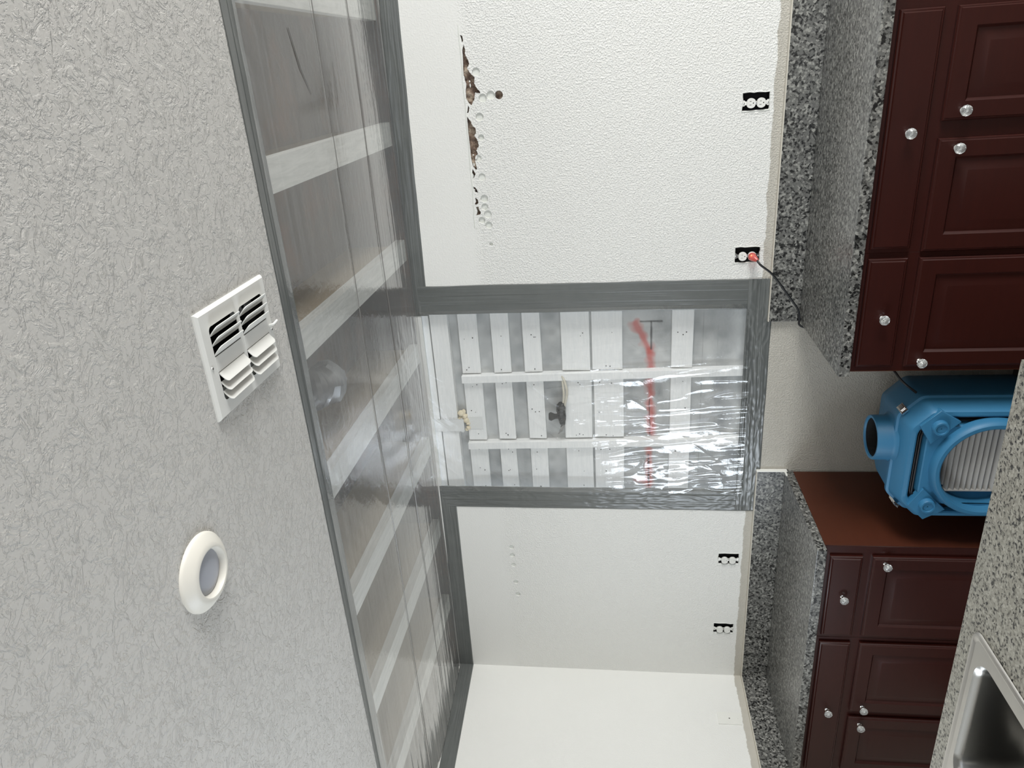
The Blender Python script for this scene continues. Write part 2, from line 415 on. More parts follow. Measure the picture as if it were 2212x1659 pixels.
# inside the opening: backing panel with marking paint, studs, boards, top plates
nx, nz = 240, 400
X, Z = np.meshgrid(np.linspace(1.13, 2.19, nx), np.linspace(1.05, 2.62, nz), indexing='ij')
base = np.array(lin(182, 184, 184)[:3]); lite = np.array(lin(216, 217, 215)[:3]); drk = np.array(lin(138, 142, 144)[:3])
n1 = vnoise(X*9, Z*14, 1)*.6+vnoise(X*28, Z*30, 2)*.4
col = base+(lite-base)*np.clip((n1-.5)*2, 0, 1)[..., None]; col = col+(drk-col)*np.clip((.42-n1)*2, 0, 1)[..., None]
def seg(ax, az, bx_, bz):
    d = np.array([bx_-ax, bz-az]); L = (d**2).sum(); t = np.clip(((X-ax)*d[0]+(Z-az)*d[1])/L, 0, 1)
    return np.hypot(X-ax-t*d[0], Z-az-t*d[1])
def spray(c, d, w0, k=1.0, soft=2.2):
    global col
    wv = w0*(.5+1.0*vnoise(X*40, Z*40, 9)); al = np.clip(1.3-d/wv/soft*1.6, 0, 1)*k
    col = col+(np.array(lin(*c)[:3])-col)*al[..., None]
spray((196, 62, 50), seg(2.035, 1.612, 1.90, 1.548), .018, .75)
spray((196, 62, 50), seg(1.90, 1.548, 1.80, 1.54), .013, .7)
spray((196, 62, 50), seg(1.745, 1.545, 1.47, 1.537), .015, .75)
spray((205, 90, 74), seg(1.37, 1.545, 1.15, 1.545), .013, .7)
spray((205, 90, 74), seg(1.20, 1.60, 1.185, 1.55), .012, .6)
spray((44, 46, 50), seg(2.04, 1.540, 1.905, 1.540), .007, .95, 1.2)
spray((44, 46, 50), seg(2.041, 1.588, 2.041, 1.492), .007, .95, 1.2)
spray((60, 50, 52), seg(1.66, 1.547, 1.44, 1.543), .0035, .85, 1.2)
spray((60, 40, 42), seg(1.34, 1.548, 1.15, 1.546), .0075, .9, 1.2)
for zz in (1.24, 1.305): spray((112, 114, 114), seg(1.13, zz, 2.19, zz), .0012, .6, 1.2)
cols = np.concatenate([col, np.ones(col.shape[:2]+(1,))], -1)
Y = .078+.002*vnoise(X*6, Z*6, 4)
grid_obj('backing_panel', np.stack([X, Y, Z], -1), M_back, wb, cols)['label'] = 'grey backing with red and black marking paint'
def prism(bm, quad, y0, y1):
    a_ = [bm.verts.new((x, y0, z)) for x, z in quad]; b_ = [bm.verts.new((x, y1, z)) for x, z in quad]
    bm.faces.new(a_[::-1]); bm.faces.new(b_)
    for i in range(4): k = (i+1) % 4; bm.faces.new((a_[i], a_[k], b_[k], b_[i]))
    bmesh.ops.bevel(bm, geom=bm.edges[:], offset=.0012, segments=1, affect='EDGES')
rows = [(2.443, 2.352), (2.288, 2.204), (2.133, 2.048), (1.953, 1.820), (1.811, 1.670), (1.450, 1.354)]
bays = [(2.18, 1.798, 2.18, 1.820), (1.762, 1.437, 1.786, 1.462), (1.398, 1.14, 1.424, 1.14)]
for bi, (xa, xb, xa2, xb2) in enumerate(bays):
    for ri, (zt, zb) in enumerate(rows):
        f = (2.44-(zt+zb)/2)/1.32; x1 = xa+(xa2-xa)*f; x0 = xb+(xb2-xb)*f
        bm = bmesh.new(); dz = (2-bi)*0.001*random.uniform(-2, 2)
        prism(bm, [(x0+random.uniform(0, .004), zb+dz), (x1-random.uniform(0, .003), zb+dz+random.uniform(-.003, .003)), (x1, zt+dz), (x0+random.uniform(0, .005), zt+dz)], .056+random.uniform(0, .004), .078)
        o = obj('board', bm, M_board, wb)
        # nail holes
for (xt, xb) in ((1.7945, 1.8185), (1.4305, 1.4565)):
    bm = bmesh.new(); prism(bm, [(xb-.037, 1.06), (xb, 1.06), (xt, 2.446), (xt-.037, 2.446)], .036, .079); obj('stud', bm, M_board, wb)
obj('top_plate', bx(1.1, 2.22, .03, .079, 2.575, 2.617, bev=.002), M_board, wb)
obj('top_plate', bx(1.1, 2.22, .034, .079, 2.486, 2.570, bev=.002), M_board, wb)
# nails
acc = bmesh.new()
for bi, (xa, xb, _, _) in enumerate(bays):
    for zt, zb in rows:
        for k in range(5):
            x = random.choice((xa-.02, xb+.03, (xa+xb)/2))+random.uniform(-.01, .01); z = random.uniform(zb+.02, zt-.02)
            r = random.uniform(.0018, .0034)
            vs = [acc.verts.new((min(max(x, 1.15), 2.15)+r*math.cos(t*math.pi/3), .0555, z+r*math.sin(t*math.pi/3))) for t in range(6)]; acc.faces.new(vs)
me_ = obj('nail_hole', acc, M_slot, wb); me_['kind'] = 'stuff'
# toothed metal strap
bm = bmesh.new(); box(bm, 1.500, 1.567, .0285, .0300, 2.455, 2.612)
box(bm, 1.502, 1.565, .0535, .0550, 2.365, 2.443)
for k in range(8):
    box(bm, 1.495, 1.501, .0285, .03, 2.46+k*.019, 2.47+k*.019); box(bm, 1.566, 1.572, .0285, .03, 2.46+k*.019, 2.47+k*.019)
o = obj('metal_strap', bm, M_strap); tag(o, 'painted toothed metal strap nailed across the top plates in the wall opening', 'strap')
bm = bmesh.new()
for x, z, r in ((1.59, 2.468, .017), (1.575, 2.452, .014), (1.553, 2.447, .016), (1.535, 2.44, .010), (1.60, 2.455, .010), (1.50, 2.448, .009), (1.51, 2.44, .012), (1.565, 2.475, .012)):
    g = bmesh.ops.create_icosphere(bm, subdivisions=2, radius=r, matrix=Matrix.Translation((x, .052, z)))
for v in bm.verts: v.co += Vector(mn.noise_vector(v.co*90))*.006
tag(obj('foam_lump', bm, M_foam, None, 50), 'cream lump of expanding foam squeezed out beside the metal strap', 'foam')
# loose cable
e = empty('electrical_cable', (1.79, .045, 1.962), 'cut electrical cable hanging out of the stud in the wall opening', 'cable')
bm = bmesh.new(); tube(bm, spline([(1.80, .045, 1.964), (1.76, .03, 1.945), (1.71, .022, 1.936), (1.65, .03, 1.948), (1.62, .04, 1.957)]), .006, 8)
tube(bm, spline([(1.80, .05, 1.958), (1.74, .035, 1.955), (1.69, .03, 1.953), (1.62, .038, 1.962)]), .0055, 8); obj('sheath', bm, M_cable, e, 60)
bm = bmesh.new(); tube(bm, spline([(1.655, .04, 1.962), (1.62, .03, 1.970), (1.58, .028, 1.966), (1.54, .033, 1.966), (1.515, .04, 1.975)], 5), [.006, .014, .018, .021, .023, .022, .020, .022, .024, .022, .020, .019, .017, .016, .014, .012, .010, .008, .006, .004, .002], 9)
for v in bm.verts: v.co += Vector(mn.noise_vector(v.co*60))*.006
obj('wrapping', bm, M_black, e)
bm = bmesh.new(); vs = [bm.verts.new(p) for p in ((1.555, .03, 1.966), (1.54, .022, 1.952), (1.50, .03, 1.966), (1.478, .04, 1.99), (1.52, .035, 1.975))]; bm.faces.new(vs)
bmesh.ops.solidify(bm, geom=bm.faces[:], thickness=.002); obj('foil_tail', bm, M_chrome, e)
bm = bmesh.new(); tube(bm, [(1.578, .04, 1.975), (1.578, .036, 2.0), (1.578, .034, 2.02), (1.578, .034, 2.03)], [.013, .013, .022, .018], 14); obj('wire_connector', bm, M_black, e, 40)

# side and rear walls with their windows
def P_left(u, v, w): return (-.0065+w, u, v)
wl = struct(obj('wall_left', plate(rect(-6.05, .0, -.02, 2.9), [rect(-2.9, -1.9, .65, 1.8)], P_left, .013), M_wall_left))
struct(obj('wall_right', plate(rect(-6.05, .0, -.02, 2.9), [rect(-3.4, -1.2, .6, 2.5)], lambda u, v, w: (7.6065+w, u, v), .013), M_wall_left))
struct(obj('wall_rear', plate(rect(-.05, 7.65, -.02, 2.9), [rect(1.0, 4.2, .7, 2.3)], lambda u, v, w: (u, -6.0065+w, v), .013), M_wall_left))
for i, (fn, r_) in enumerate((((lambda u, v, w: (-.0+w, u, v)), (-2.9, -1.9, .65, 1.8)), ((lambda u, v, w: (7.6+w, u, v)), (-3.4, -1.2, .6, 2.5)), ((lambda u, v, w: (u, -6.0+w, v)), (1.0, 4.2, .7, 2.3)))):
    u0, u1, v0, v1 = r_; mid = (u0+u1)/2
    struct(obj('window_%d' % (i+1), plate(rect(u0-.04, u1+.04, v0-.04, v1+.04), [rect(u0+.03, mid-.015, v0+.03, v1-.03), rect(mid+.015, u1-.03, v0+.03, v1-.03)], fn, .04), M_white_metal))

# ------------------------------------------------------------------ outlets
def outlet(x, z, label, plugged=False):
    e = empty('wall_outlet', (x, .0, z), label, 'outlet', 'uncovered duplex outlets along the back wall')
    bm = bmesh.new(); y0, y1 = .012, .055
    for b in ((x-OW-.004, x-OW, y0, y1, z-OH, z+OH), (x+OW, x+OW+.004, y0, y1, z-OH, z+OH), (x-OW, x+OW, y0, y1, z-OH-.004, z-OH), (x-OW, x+OW, y0, y1, z+OH, z+OH+.004), (x-OW, x+OW, y1, y1+.003, z-OH, z+OH)): box(bm, *b)
    obj('box', bm, M_box, e)
    xr = x-.0055
    bm = plate([(xr-.011, z+.050), (xr-.011, z+.044), (xr-.007, z+.040), (xr-.007, z-.040), (xr-.011, z-.044), (xr-.011, z-.050), (xr+.011, z-.050), (xr+.011, z-.044), (xr+.007, z-.040), (xr+.007, z+.040), (xr+.011, z+.044), (xr+.011, z+.050)][::-1], [circ(xr, z-.0455, .0022, 8), circ(xr, z+.0455, .0022, 8)], lambda u, v, w: (u, .004+w, v), .0016); obj('yoke', bm, M_chrome if plugged else M_plastic, e)
    for s in (-1, 1):
        zc = z+s*.0192
        slots = [rect(xr-.0075, xr-.0055, zc-.001, zc+.007), rect(xr+.0055, xr+.0075, zc-.001, zc+.006), circ(xr, zc-.0085, .0026, 10)]
        L = [(px, pz) for px, pz in circ(xr, zc, .0186, 28)]; L = [(px, min(max(pz, zc-.0155), zc+.0155)) for px, pz in L]
        bm = plate(L, slots, lambda u, v, w: (u, -.003+w, v), .010)
        obj('receptacle', bm, M_plastic, e)
        obj('slot_backing', bx(xr-.009, xr+.009, .001, .0025, zc-.013, zc+.009), M_slot, e)
    for sy_, sz_ in ((-.003, 0), (.002, -.0455), (.002, .0455)):
        bm = bmesh.new(); lathe(bm, (xr, sy_, z+sz_), [(.0001, -.002), (.003, -.0015), (.0035, .002)], 'Y', 12); obj('screw', bm, M_chrome, e, 40)
    return e
outlet(*outs[0], 'uncovered duplex outlet on the right wall section, nearest the frame edge and nothing plugged in')
outlet(*outs[1], 'uncovered duplex outlet beside the taped opening with a red glowing plug in it', True)
outlet(*outs[2], 'uncovered duplex outlet on the left wall section, the one closer to the taped opening')
outlet(*outs[3], 'uncovered duplex outlet on the left wall section, the one closer to the room corner')
for i, (x, z) in enumerate(outs):       # ragged paint lip round each cut-out
    bm = bmesh.new(); L = rag(x-OW-.002, x+OW+.002, z-OH-.002, z+OH+.002, i+20, .0022); L.append(L[0])
    tube(bm, [(p[0], -.0003, p[1]) for p in L], [random.uniform(.0006, .0022) for _ in L], 6); obj('paint_lip', bm, M_plug, wb, 60)
# blank plate on the left wall
e = empty('wall_plate', (0, -.298, 1.145), 'white painted wall plate with a small centre hole on the left wall', 'wall plate')
yc, zc = -.298, 1.145
bm = plate(rrect(yc-.037, yc+.037, zc-.058, zc+.058, .003, 3), [circ(yc, zc, .0042, 14), circ(yc, zc-.042, .0017, 8), circ(yc, zc+.042, .0017, 8)], lambda u, v, w: (.0025+w, u, v), .005)
obj('cover', bm, M_plastic, e); obj('hole_backing', bx(.0002, .0008, yc-.01, yc+.01, zc-.05, zc+.05), M_slot, e)

# plug and cord
e = empty('power_cord', (2.35, -.01, 1.125), 'black power cord with a clear red plug hanging over the right countertop end', 'power cord')
px, pz = 2.350, 1.126
bm = bmesh.new(); tube(bm, [(px, -.008, pz+.001), (px, -.014, pz), (px-.001, -.026, pz-.002), (px-.004, -.038, pz-.008), (px-.008, -.048, pz-.016)], [.0165, .017, .0155, .011, .0065], 20); obj('plug', bm, M_red, e, 40)
bm = bmesh.new(); bmesh.ops.create_icosphere(bm, subdivisions=2, radius=.0045, matrix=Matrix.Translation((px+.008, -.0275, pz+.006))); obj('indicator_lamp', bm, M_glow, e, 60)
bm = bmesh.new()
tube(bm, spline([(px-.006, -.045, pz-.012), (2.325, -.062, 1.098), (2.290, -.062, 1.055), (2.245, -.055, 1.018), (2.19, -.052, .978), (2.125, -.052, .932), (2.085, -.056, .9225), (2.060, -.062, .9225), (2.047, -.070, .895), (2.040, -.10, .80), (2.03, -.22, .70), (2.0, -.38, .655), (1.955, -.44, .62), (1.915, -.46, .57)], 10), .0045, 10); obj('cable', bm, M_black, e, 60)

# ------------------------------------------------------------------ plastic sheets
# over the ceiling void
e = empty('plastic_sheet', (1.9, -.63, H), 'clear plastic sheet taped flat across the open ceiling joists', 'plastic sheet')
nx, ny = 760, 300
X, Y = np.meshgrid(np.linspace(.0, 3.72, nx), np.linspace(-1.275, -.002, ny), indexing='ij')
Zb = H-.006-.016*np.sin((Y+1.275)/1.273*math.pi)
Zb += .006*np.sin((Y+1.27)/1.27*math.pi)*(vnoise(X*1.6, Y*2.0, 11)-.6)
wr = vnoise(X*2.2+Y*2, Y*34, 12)*.6+vnoise(X*5, Y*80, 13)*.4
edge = np.exp(-(-Y)/.22)+.5*np.exp(-(Y+1.27)/.12)+.9*np.clip((.75-X)/.5, 0, 1)
Zb += (wr-.5)*(.0003+.0050*edge)
d2 = vnoise((X*.8+Y)*30, (X-.8*Y)*3, 14); Zb += (d2-.5)*.003*np.clip(vnoise(X*2, Y*3, 15)*3-1.7, 0, 1)
for yc in (-.782, -.446): Zb += .0022*np.exp(-np.abs(Y-yc+.008*(vnoise(X*1.3, Y*0, 16)-.5))/.006)
grid_obj('film', np.stack([X, Y, Zb], -1), M_film_ceiling, e)
for yc, x0 in ((-.782, .0), (-.450, .0)):
    bm = bmesh.new(); L = []
    for k in range(120):
        x = x0+k/119*3.7; L.append((x, yc+.012*(mn.noise(Vector((x*1.2, yc*9, 0)))), H-.0075-.016*math.sin((yc+1.275)/1.273*math.pi)))
    vs = [[bm.verts.new((p[0], p[1]+d, p[2]+h_)) for d, h_ in ((-.0011, 0), (0, -.0024), (.0011, 0))] for p in L]
    for i in range(len(vs)-1):
        for j in range(2): bm.faces.new((vs[i][j], vs[i][j+1], vs[i+1][j+1], vs[i+1][j]))
    obj('fold', bm, M_fold, e, 60)
bm = bmesh.new(); L = [(3.302, -.983), (3.24, -.962), (3.193, -.945), (3.122, -.895)]
tube(bm, [(x, y, H-.008-.016*math.sin((y+1.275)/1.273*math.pi)) for x, y in L], [.0008, .0016, .0014, .0005], 6); obj('fold', bm, M_fold, e, 60)
# over the wall opening
e = empty('plastic_sheet', (1.65, -.003, 1.86), 'clear wrinkled plastic sheet taped over the open stud bay in the back wall', 'plastic sheet')
nx, nz = 300, 420
X, Z = np.meshgrid(np.linspace(1.175, 2.14, nx), np.linspace(1.105, 2.612, nz), indexing='ij')
th = .10
U = X*math.cos(th)+Z*math.sin(th); V = -X*math.sin(th)+Z*math.cos(th)
am = np.clip((2.05-X)/.45, 0, 1)*np.clip((2.12-Z)/.3, 0, 1)
am *= np.clip(.25+1.3*vnoise(X*4.5, Z*3.5, 29), 0, 1.15)
r1 = 1-np.abs(vnoise(U*16+.8*vnoise(X*5, Z*5, 26), V*3.2, 21)*2-1); r2 = 1-np.abs(vnoise(U*42, V*7, 22)*2-1); r3 = vnoise(U*30, V*22, 23)
Yw = -.005-(r1**2*.0065+r2**2*.0028+r3*.0022)*(am*.9+.05)
W2 = (X*.75-Z*.66)
r4 = 1-np.abs(vnoise(W2*22, (X*.66+Z*.75)*2.4, 24)*2-1)
Yw -= r4**6*.003*np.clip(vnoise(X*3, Z*3, 25)*2-.7, 0, 1)
Yw -= .004*np.sin((X-1.175)/.965*math.pi)
grid_obj('film', np.stack([X, Yw, Z], -1), M_film, e)

# ------------------------------------------------------------------ tape borders (each border several overlapping runs)
def tape(label, a_, b_, width, normal, layers, side, seed, rough=1.0):
    """strip from a_ to b_, layers = list of (from, to) fractions across the width"""
    a_, b_, n_, s_ = Vector(a_), Vector(b_), Vector(normal), Vector(side)
    e = empty('duct_tape', (a_+b_)/2, label, 'tape', 'grey tape borders around the plastic sheets')
    L = (b_-a_).length; t = (b_-a_)/L
    for li, (f0, f1) in enumerate(layers):
        nu = max(int(L/.008), 8); nv = max(int((f1-f0)*width/.0025), 6)
        us = np.linspace(0, 1, nu); vs = np.linspace(f0, f1, nv); UU, VV = np.meshgrid(us, vs, indexing='ij')
        off = .0014+li*.0009
        rid = (1-np.abs(vnoise(UU*L*3.0, VV*width*95, seed+li)*2-1))**3*.0016+vnoise(UU*L*14, VV*width*160, seed+9)*.0008
        if rough > 1: rid = rid*.45+(1-np.abs(vnoise(UU*L*38+6*vnoise(UU*L*8, VV*width*20, seed), VV*width*70, seed+7)*2-1))**2*.0009
        lift = (off+rid*rough)*np.minimum(1, np.minimum(VV-f0, f1-VV)*30+.3)
        wob = .0016*(vnoise(UU*L*9, VV*0, seed+3)-.5)+.003*(vnoise(UU*L*2, VV*0, seed+4)-.5)
        P3 = np.array(a_)[None, None]+UU[..., None]*np.array(b_-a_)+(VV*width+wob)[..., None]*np.array(s_)+lift[..., None]*np.array(n_)
        grid_obj('tape_run', P3, M_tape, e)
    return e
tape('long grey tape border along the textured ceiling edge of the overhead plastic', (3.75, -1.332, H), (0.0, -1.284, H), .082, (0, 0, -1), [(0, .66), (.40, 1)], (0, 1, 0), 31, .5)
tape('grey tape border under the ceiling line above the right wall section', (3.75, 0, 2.532), (2.12, 0, 2.562), .068, (0, -1, 0), [(0, .75), (.45, 1.15)], (0, 0, 1), 41, .6)
tape('grey tape border under the ceiling line above the left wall section', (1.20, 0, 2.531), (.0, 0, 2.539), .080, (0, -1, 0), [(0, .72), (.45, 1.0)], (0, 0, 1), 51, .6)
tape('grey tape border along the top of the left side wall', (0, .0, 2.537), (0, -2.2, 2.46), .078, (1, 0, 0), [(0, .72), (.42, 1.0)], (0, 0, 1), 61, .8)
tape('vertical grey tape border on the right side of the wall opening', (2.125, 0, 2.60), (2.115, 0, 1.025), .136, (0, -1, 0), [(0, .42), (.30, .72), (.62, 1)], (1, 0, 0), 71, .5)
tape('vertical wrinkled grey tape border on the left side of the wall opening', (1.076, 0, 2.60), (1.072, 0, 1.025), .126, (0, -1, 0), [(0, .45), (.34, .76), (.66, 1)], (1, 0, 0), 81, 1.7)
tape('grey tape border along the bottom edge of the wall opening', (2.25, -.001, 1.026), (1.08, -.001, 1.024), .108, (0, -1, 0), [(0, .46), (.32, .76), (.62, 1)], (0, 0, 1), 91, 2.2)

# ------------------------------------------------------------------ ceiling vent
e = empty('ceiling_vent', (2.578, -1.58, H), 'white metal ceiling vent with two rows of angled louvers', 'vent')
x0, x1, y0, y1 = 2.449, 2.708, -1.751, -1.411; ym = -1.578; zt = H
hA_ = rrect(x0+.038, x1-.040, y0+.036, ym-.008, .012); hB_ = rrect(x0+.038, x1-.040, ym+.008, y1-.030, .012)
bm = plate(rect(x0+.006, x1-.006, y0+.006, y1-.006), [hA_, hB_], lambda u, v, w: (u, v, zt-.010+w), .002)
outer = [(x0, y0), (x1, y0), (x1, y1), (x0, y1)]; inn = [(x0+.006, y0+.006), (x1-.006, y0+.006), (x1-.006, y1-.006), (x0+.006, y1-.006)]
loft(bm, [[(x, y, zt) for x, y in outer], [(x, y, zt-.004) for x, y in outer], [(x, y, zt-.011) for x, y in inn]])
obj('face_plate', bm, M_white_metal, e)
xm = (x0+x1)/2
for (ya, yb) in ((y0+.036, ym-.008), (ym+.008, y1-.030)):
    obj('center_web', bx(xm-.018, xm+.018, ya-.002, yb+.002, zt-.0115, zt-.0095), M_white_metal, e)
    for s in (1, -1):
        for k in range(3):
            xs = xm+s*(.018+.0235*k) + (s*.002)
            prof = [(0, 0), (.005, .003), (.012, .009), (.019, .0155), (.0225, .018)]
            bm = bmesh.new(); rings = []
            for f_, k_ in ((ya+.002, .70), (ya+.004, .86), (ya+.010, 1.0), (yb-.010, 1.0), (yb-.004, .86), (yb-.002, .70)):
                pr = [(min(u, .0225*k_)+q*1e-5, min(v, .018*k_)+q*1e-5) for q, (u, v) in enumerate(prof)]
                L1 = [(xs+s*u, f_, zt-.010-v) for u, v in pr]; L2 = [(xs+s*(u+.0008), f_, zt-.0095-v+.0012) for u, v in pr[::-1]]
                rings.append(L1+L2)
            loft(bm, rings, True, True, True); obj('louver', bm, M_white_metal, e, 50)
bm = bmesh.new(); tube(bm, spline([(2.575, y1-.022, zt-.008), (2.578, y1-.018, zt-.022), (2.583, y1-.002, zt-.026)], 5), .0035, 8); obj('lever', bm, M_white_metal, e, 60)
for (sx, sy) in ((2.578, y0+.015), (2.562, y1-.012)):
    bm = bmesh.new(); rings = lathe(bm, (sx, sy, zt-.011), [(.0045, 0), (.004, -.002), (.0015, -.0032)], 'Z', 12); cap_ring(bm, rings[-1]); obj('screw', bm, M_chrome, e, 40)
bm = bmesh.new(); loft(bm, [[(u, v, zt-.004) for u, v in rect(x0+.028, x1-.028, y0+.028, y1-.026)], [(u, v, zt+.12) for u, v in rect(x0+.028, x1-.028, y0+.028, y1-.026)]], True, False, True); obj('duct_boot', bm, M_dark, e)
bm = plate(rect(x1-.075, x1-.03, ym+.02, y1-.03), [rect(x1-.065+.018*i, x1-.055+.018*i, ym+.05+.03*j, ym+.065+.03*j) for i in range(2) for j in range(2)], lambda u, v, w: (u, v, zt+.02+w), .001); obj('damper', bm, M_duct, e)

# ------------------------------------------------------------------ recessed light (off)
e = empty('ceiling_light', (2.175, -1.948, H), 'round white recessed ceiling light with a grey unlit lens', 'ceiling light')
bm = bmesh.new(); lathe(bm, (2.175, -1.948, H), [(.090, .0), (.090, -.004), (.086, -.009), (.070, -.022), (.060, -.027), (.056, -.026), (.053, -.018), (.052, -.010)], 'Z', 72); obj('trim_ring', bm, M_trim, e, 50)
bm = bmesh.new(); rings = lathe(bm, (2.175, -1.948, H), [(.0525, -.010), (.046, -.013), (.030, -.016), (.012, -.0175), (.001, -.018)], 'Z', 64); cap_ring(bm, rings[-1]); obj('lens', bm, M_lens, e, 60)

# ------------------------------------------------------------------ base cabinets
def rings_rect(bm, x0, x1, z0, z1, prof, yb):
    """prof: (inset, forward offset) from the back plane yb"""
    rings = [[(x0+i, yb-d, z0+i), (x1-i, yb-d, z0+i), (x1-i, yb-d, z1-i), (x0+i, yb-d, z1-i)] for i, d in prof]
    loft(bm, rings, True, True, True)
DOOR = [(0, 0), (0, .012), (.003, .016), (.006, .0165), (.009, .020), (.056, .020), (.060, .0155), (.064, .0105), (.070, .0105), (.098, .0185), (.102, .0190)]
DRAW = [(0, 0), (0, .011), (.003, .015), (.008, .0160), (.011, .020), (.05, .020)]
def knob(x, z, yf, parent):
    bm = bmesh.new(); lathe(bm, (x, yf, z), [(.009, 0), (.009, -.002), (.0055, -.004), (.005, -.012), (.008, -.015), (.009, -.017)], 'Y', 16)
    k = obj('knob', bm, M_chrome, parent, 40)
    bm = bmesh.new()
    rings = []
    for i, (r, h) in enumerate([(.007, -.016), (.0135, -.020), (.0172, -.026), (.0165, -.032), (.010, -.037), (.004, -.0385)]):
        rings.append([(x+r*math.cos(2*math.pi*(j+.5*(i % 2))/10), yf+h, z+r*math.sin(2*math.pi*(j+.5*(i % 2))/10)) for j in range(10)])
    loft(bm, rings, True, True, True)
    o = obj('crystal', bm, M_crystal, k); return k
def cabinet(x0, x1, drawers, doors, label, sides=(0, 0)):
    yb, yf = -.02, -.592
    e = empty('base_cabinet', ((x0+x1)/2, -.30, 0), label, 'cabinet', 'dark cherry base cabinets along the back wall')
    bm = bmesh.new(); box(bm, x0+.001, x1-.001, yf+.02, yb, .10, .8755)
    obj('carcass', bm, M_wood, e)
    # face frame
    hl = [rect(d[0]+.018, d[1]-.018, d[2]+.018, d[3]-.018) for d in drawers+doors]
    obj('face_frame', plate(rect(x0+.0005, x1-.0005, .10, .8755), hl, lambda u, v, w: (u, yf+.01+w, v), .02), M_wood, e)
    obj('toe_kick', bx(x0+.001, x1-.001, -.53, -.515, 0, .10), M_dark, e)
    for s, xs in ((-1, x0), (1, x1)):
        if sides[0 if s < 0 else 1]: obj('side_panel', bx(xs-(.0 if s > 0 else .004), xs+(.004 if s > 0 else .0), yf+.001, -.014, .0, .8755, bev=.001), M_wood_side, e)['label'] = 'lighter reddish brown veneer side'
    for d in drawers:
        bm = bmesh.new(); rings_rect(bm, *d[:4], DRAW, yf-.0005); o = obj('drawer', bm, M_wood, e, 30); knob(d[4], d[5], yf-.0205, o) if False else None
        kn = knob(d[4], d[5], yf-.0205, o)
    for d in doors:
        bm = bmesh.new(); rings_rect(bm, *d[:4], DOOR, yf-.0005); o = obj('door', bm, M_wood, e, 30); knob(d[4], d[5], yf-.0205, o)
    return e
ZD = (.727, .853); ZO = (.13, .690)
cabinet(2.066, 2.497, [(2.086, 2.480, *ZD, 2.272, .786)], [(2.086, 2.480, *ZO, 2.110, .642)], 'narrow dark cherry base cabinet under the right counter beside the blue machine', (1, 0))
cabinet(2.497, 3.285, [(2.512, 3.236, *ZD, 2.884, .786)], [(2.497+.004, 2.861, *ZO, 2.832, .636), (2.913, 3.236, *ZO, 2.943, .636)], 'wide dark cherry base cabinet with one long drawer over two doors under the right counter')
cabinet(.832, 1.300, [(.853, 1.258, *ZD, 1.062, .788)], [(.853, 1.258, *ZO, 1.232, .642)], 'single door cherry base cabinet with the bare side panel facing the blue machine', (0, 1))
cabinet(.004, .830, [(.05, .812, *ZD, .432, .788)], [(.424, .812, *ZO, .458, .642), (.05, .388, *ZO, .352, .642)], 'double door dark cherry base cabinet in the left room corner')

# ------------------------------------------------------------------ countertops with splash
def counter(x0, x1, label, left_splash=False, cap_end=None):
    e = empty('countertop', ((x0+x1)/2, -.3, .876), label, 'countertop', 'speckled grey laminate countertops on the back wall')
    obj('slab', bx(x0, x1, YC, -.001, .8765, CT, bev=.002), M_gran, e)
    obj('backsplash', bx(x0, x1, -.020, -.001, CT, SPL, bev=.0015), M_gran, e)
    obj('caulk_line', bx(x0, x1, -.0205, -.0005, SPL, SPL+.0045, bev=.001), M_caulk, e)
    if left_splash:
        obj('side_splash', bx(.001, .020, YC, -.0205, CT, SPL, bev=.0015), M_gran, e)
        obj('caulk_line', bx(.0005, .0205, YC, -.0205, SPL, SPL+.0045, bev=.001), M_caulk, e)
        obj('end_trim', bx(x1, x1+.004, -.024, -.001, CT-.01, SPL+.005), M_plastic, e)
        obj('end_trim', bx(x1, x1+.004, -.06, -.024, CT-.004, CT+.004), M_plastic, e)
    return e
counter(2.060, 3.46, 'grey speckled countertop and splash right of the gap, with the cord crossing it')
counter(.001, 1.306, 'grey speckled countertop and splash left of the gap, meeting the left wall', True)

# ------------------------------------------------------------------ island with sink
IX0, IX1, IY0, IY1 = -.0, 2.568, -2.48, -1.727
hole = rrect(1.075, 1.935, -2.245, -1.800, .04)
e = empty('island_countertop', ((IX0+IX1)/2, (IY0+IY1)/2, .876), 'pale speckled laminate island countertop in the foreground around the sink', 'countertop')
bm = plate(rect(IX0+.5, IX1, IY0, IY1), [hole], lambda u, v, w: (u, v, .895+w), .037); obj('slab', bm, M_gran_isl, e)
e = empty('island_cabinet', (1.5, -2.1, 0), 'dark cherry island base cabinet under the pale speckled countertop', 'cabinet')
bm = bmesh.new(); t_ = .018
for b in ((.52, 2.54, -1.765, -1.747, .10, .876), (.52, 2.54, -2.46, -2.442, .10, .876), (.52, .538, -2.442, -1.765, .10, .876), (2.522, 2.54, -2.442, -1.765, .10, .876), (.538, 2.522, -2.442, -1.765, .10, .118)): box(bm, *b)
obj('carcass', bm, M_wood, e); obj('toe_kick', bx(.55, 2.5, -2.40, -1.80, 0, .10), M_dark, e)
e = empty('kitchen_sink', (1.51, -2.02, CT), 'stainless steel double bowl sink set into the island countertop', 'sink')
SX0, SX1, SY0, SY1 = 1.06, 1.951, -2.262, -1.784
b1 = rrect(1.535, 1.902, -2.215, -1.818, .062, 10); b2 = rrect(1.10, 1.475, -2.215, -1.818, .062, 10)
bm = bmesh.new()
def rr_(i, z, r): return [(x, y, z) for x, y in rrect(SX0+i, SX1-i, SY0+i, SY1-i, r, 8)]
loft(bm, [rr_(0, CT+.0006, .030), rr_(.001, CT+.003, .030), rr_(.004, CT+.0055, .028), rr_(.010, CT+.0060, .024), rr_(.014, CT+.0040, .022), rr_(.018, CT+.0030, .018)])
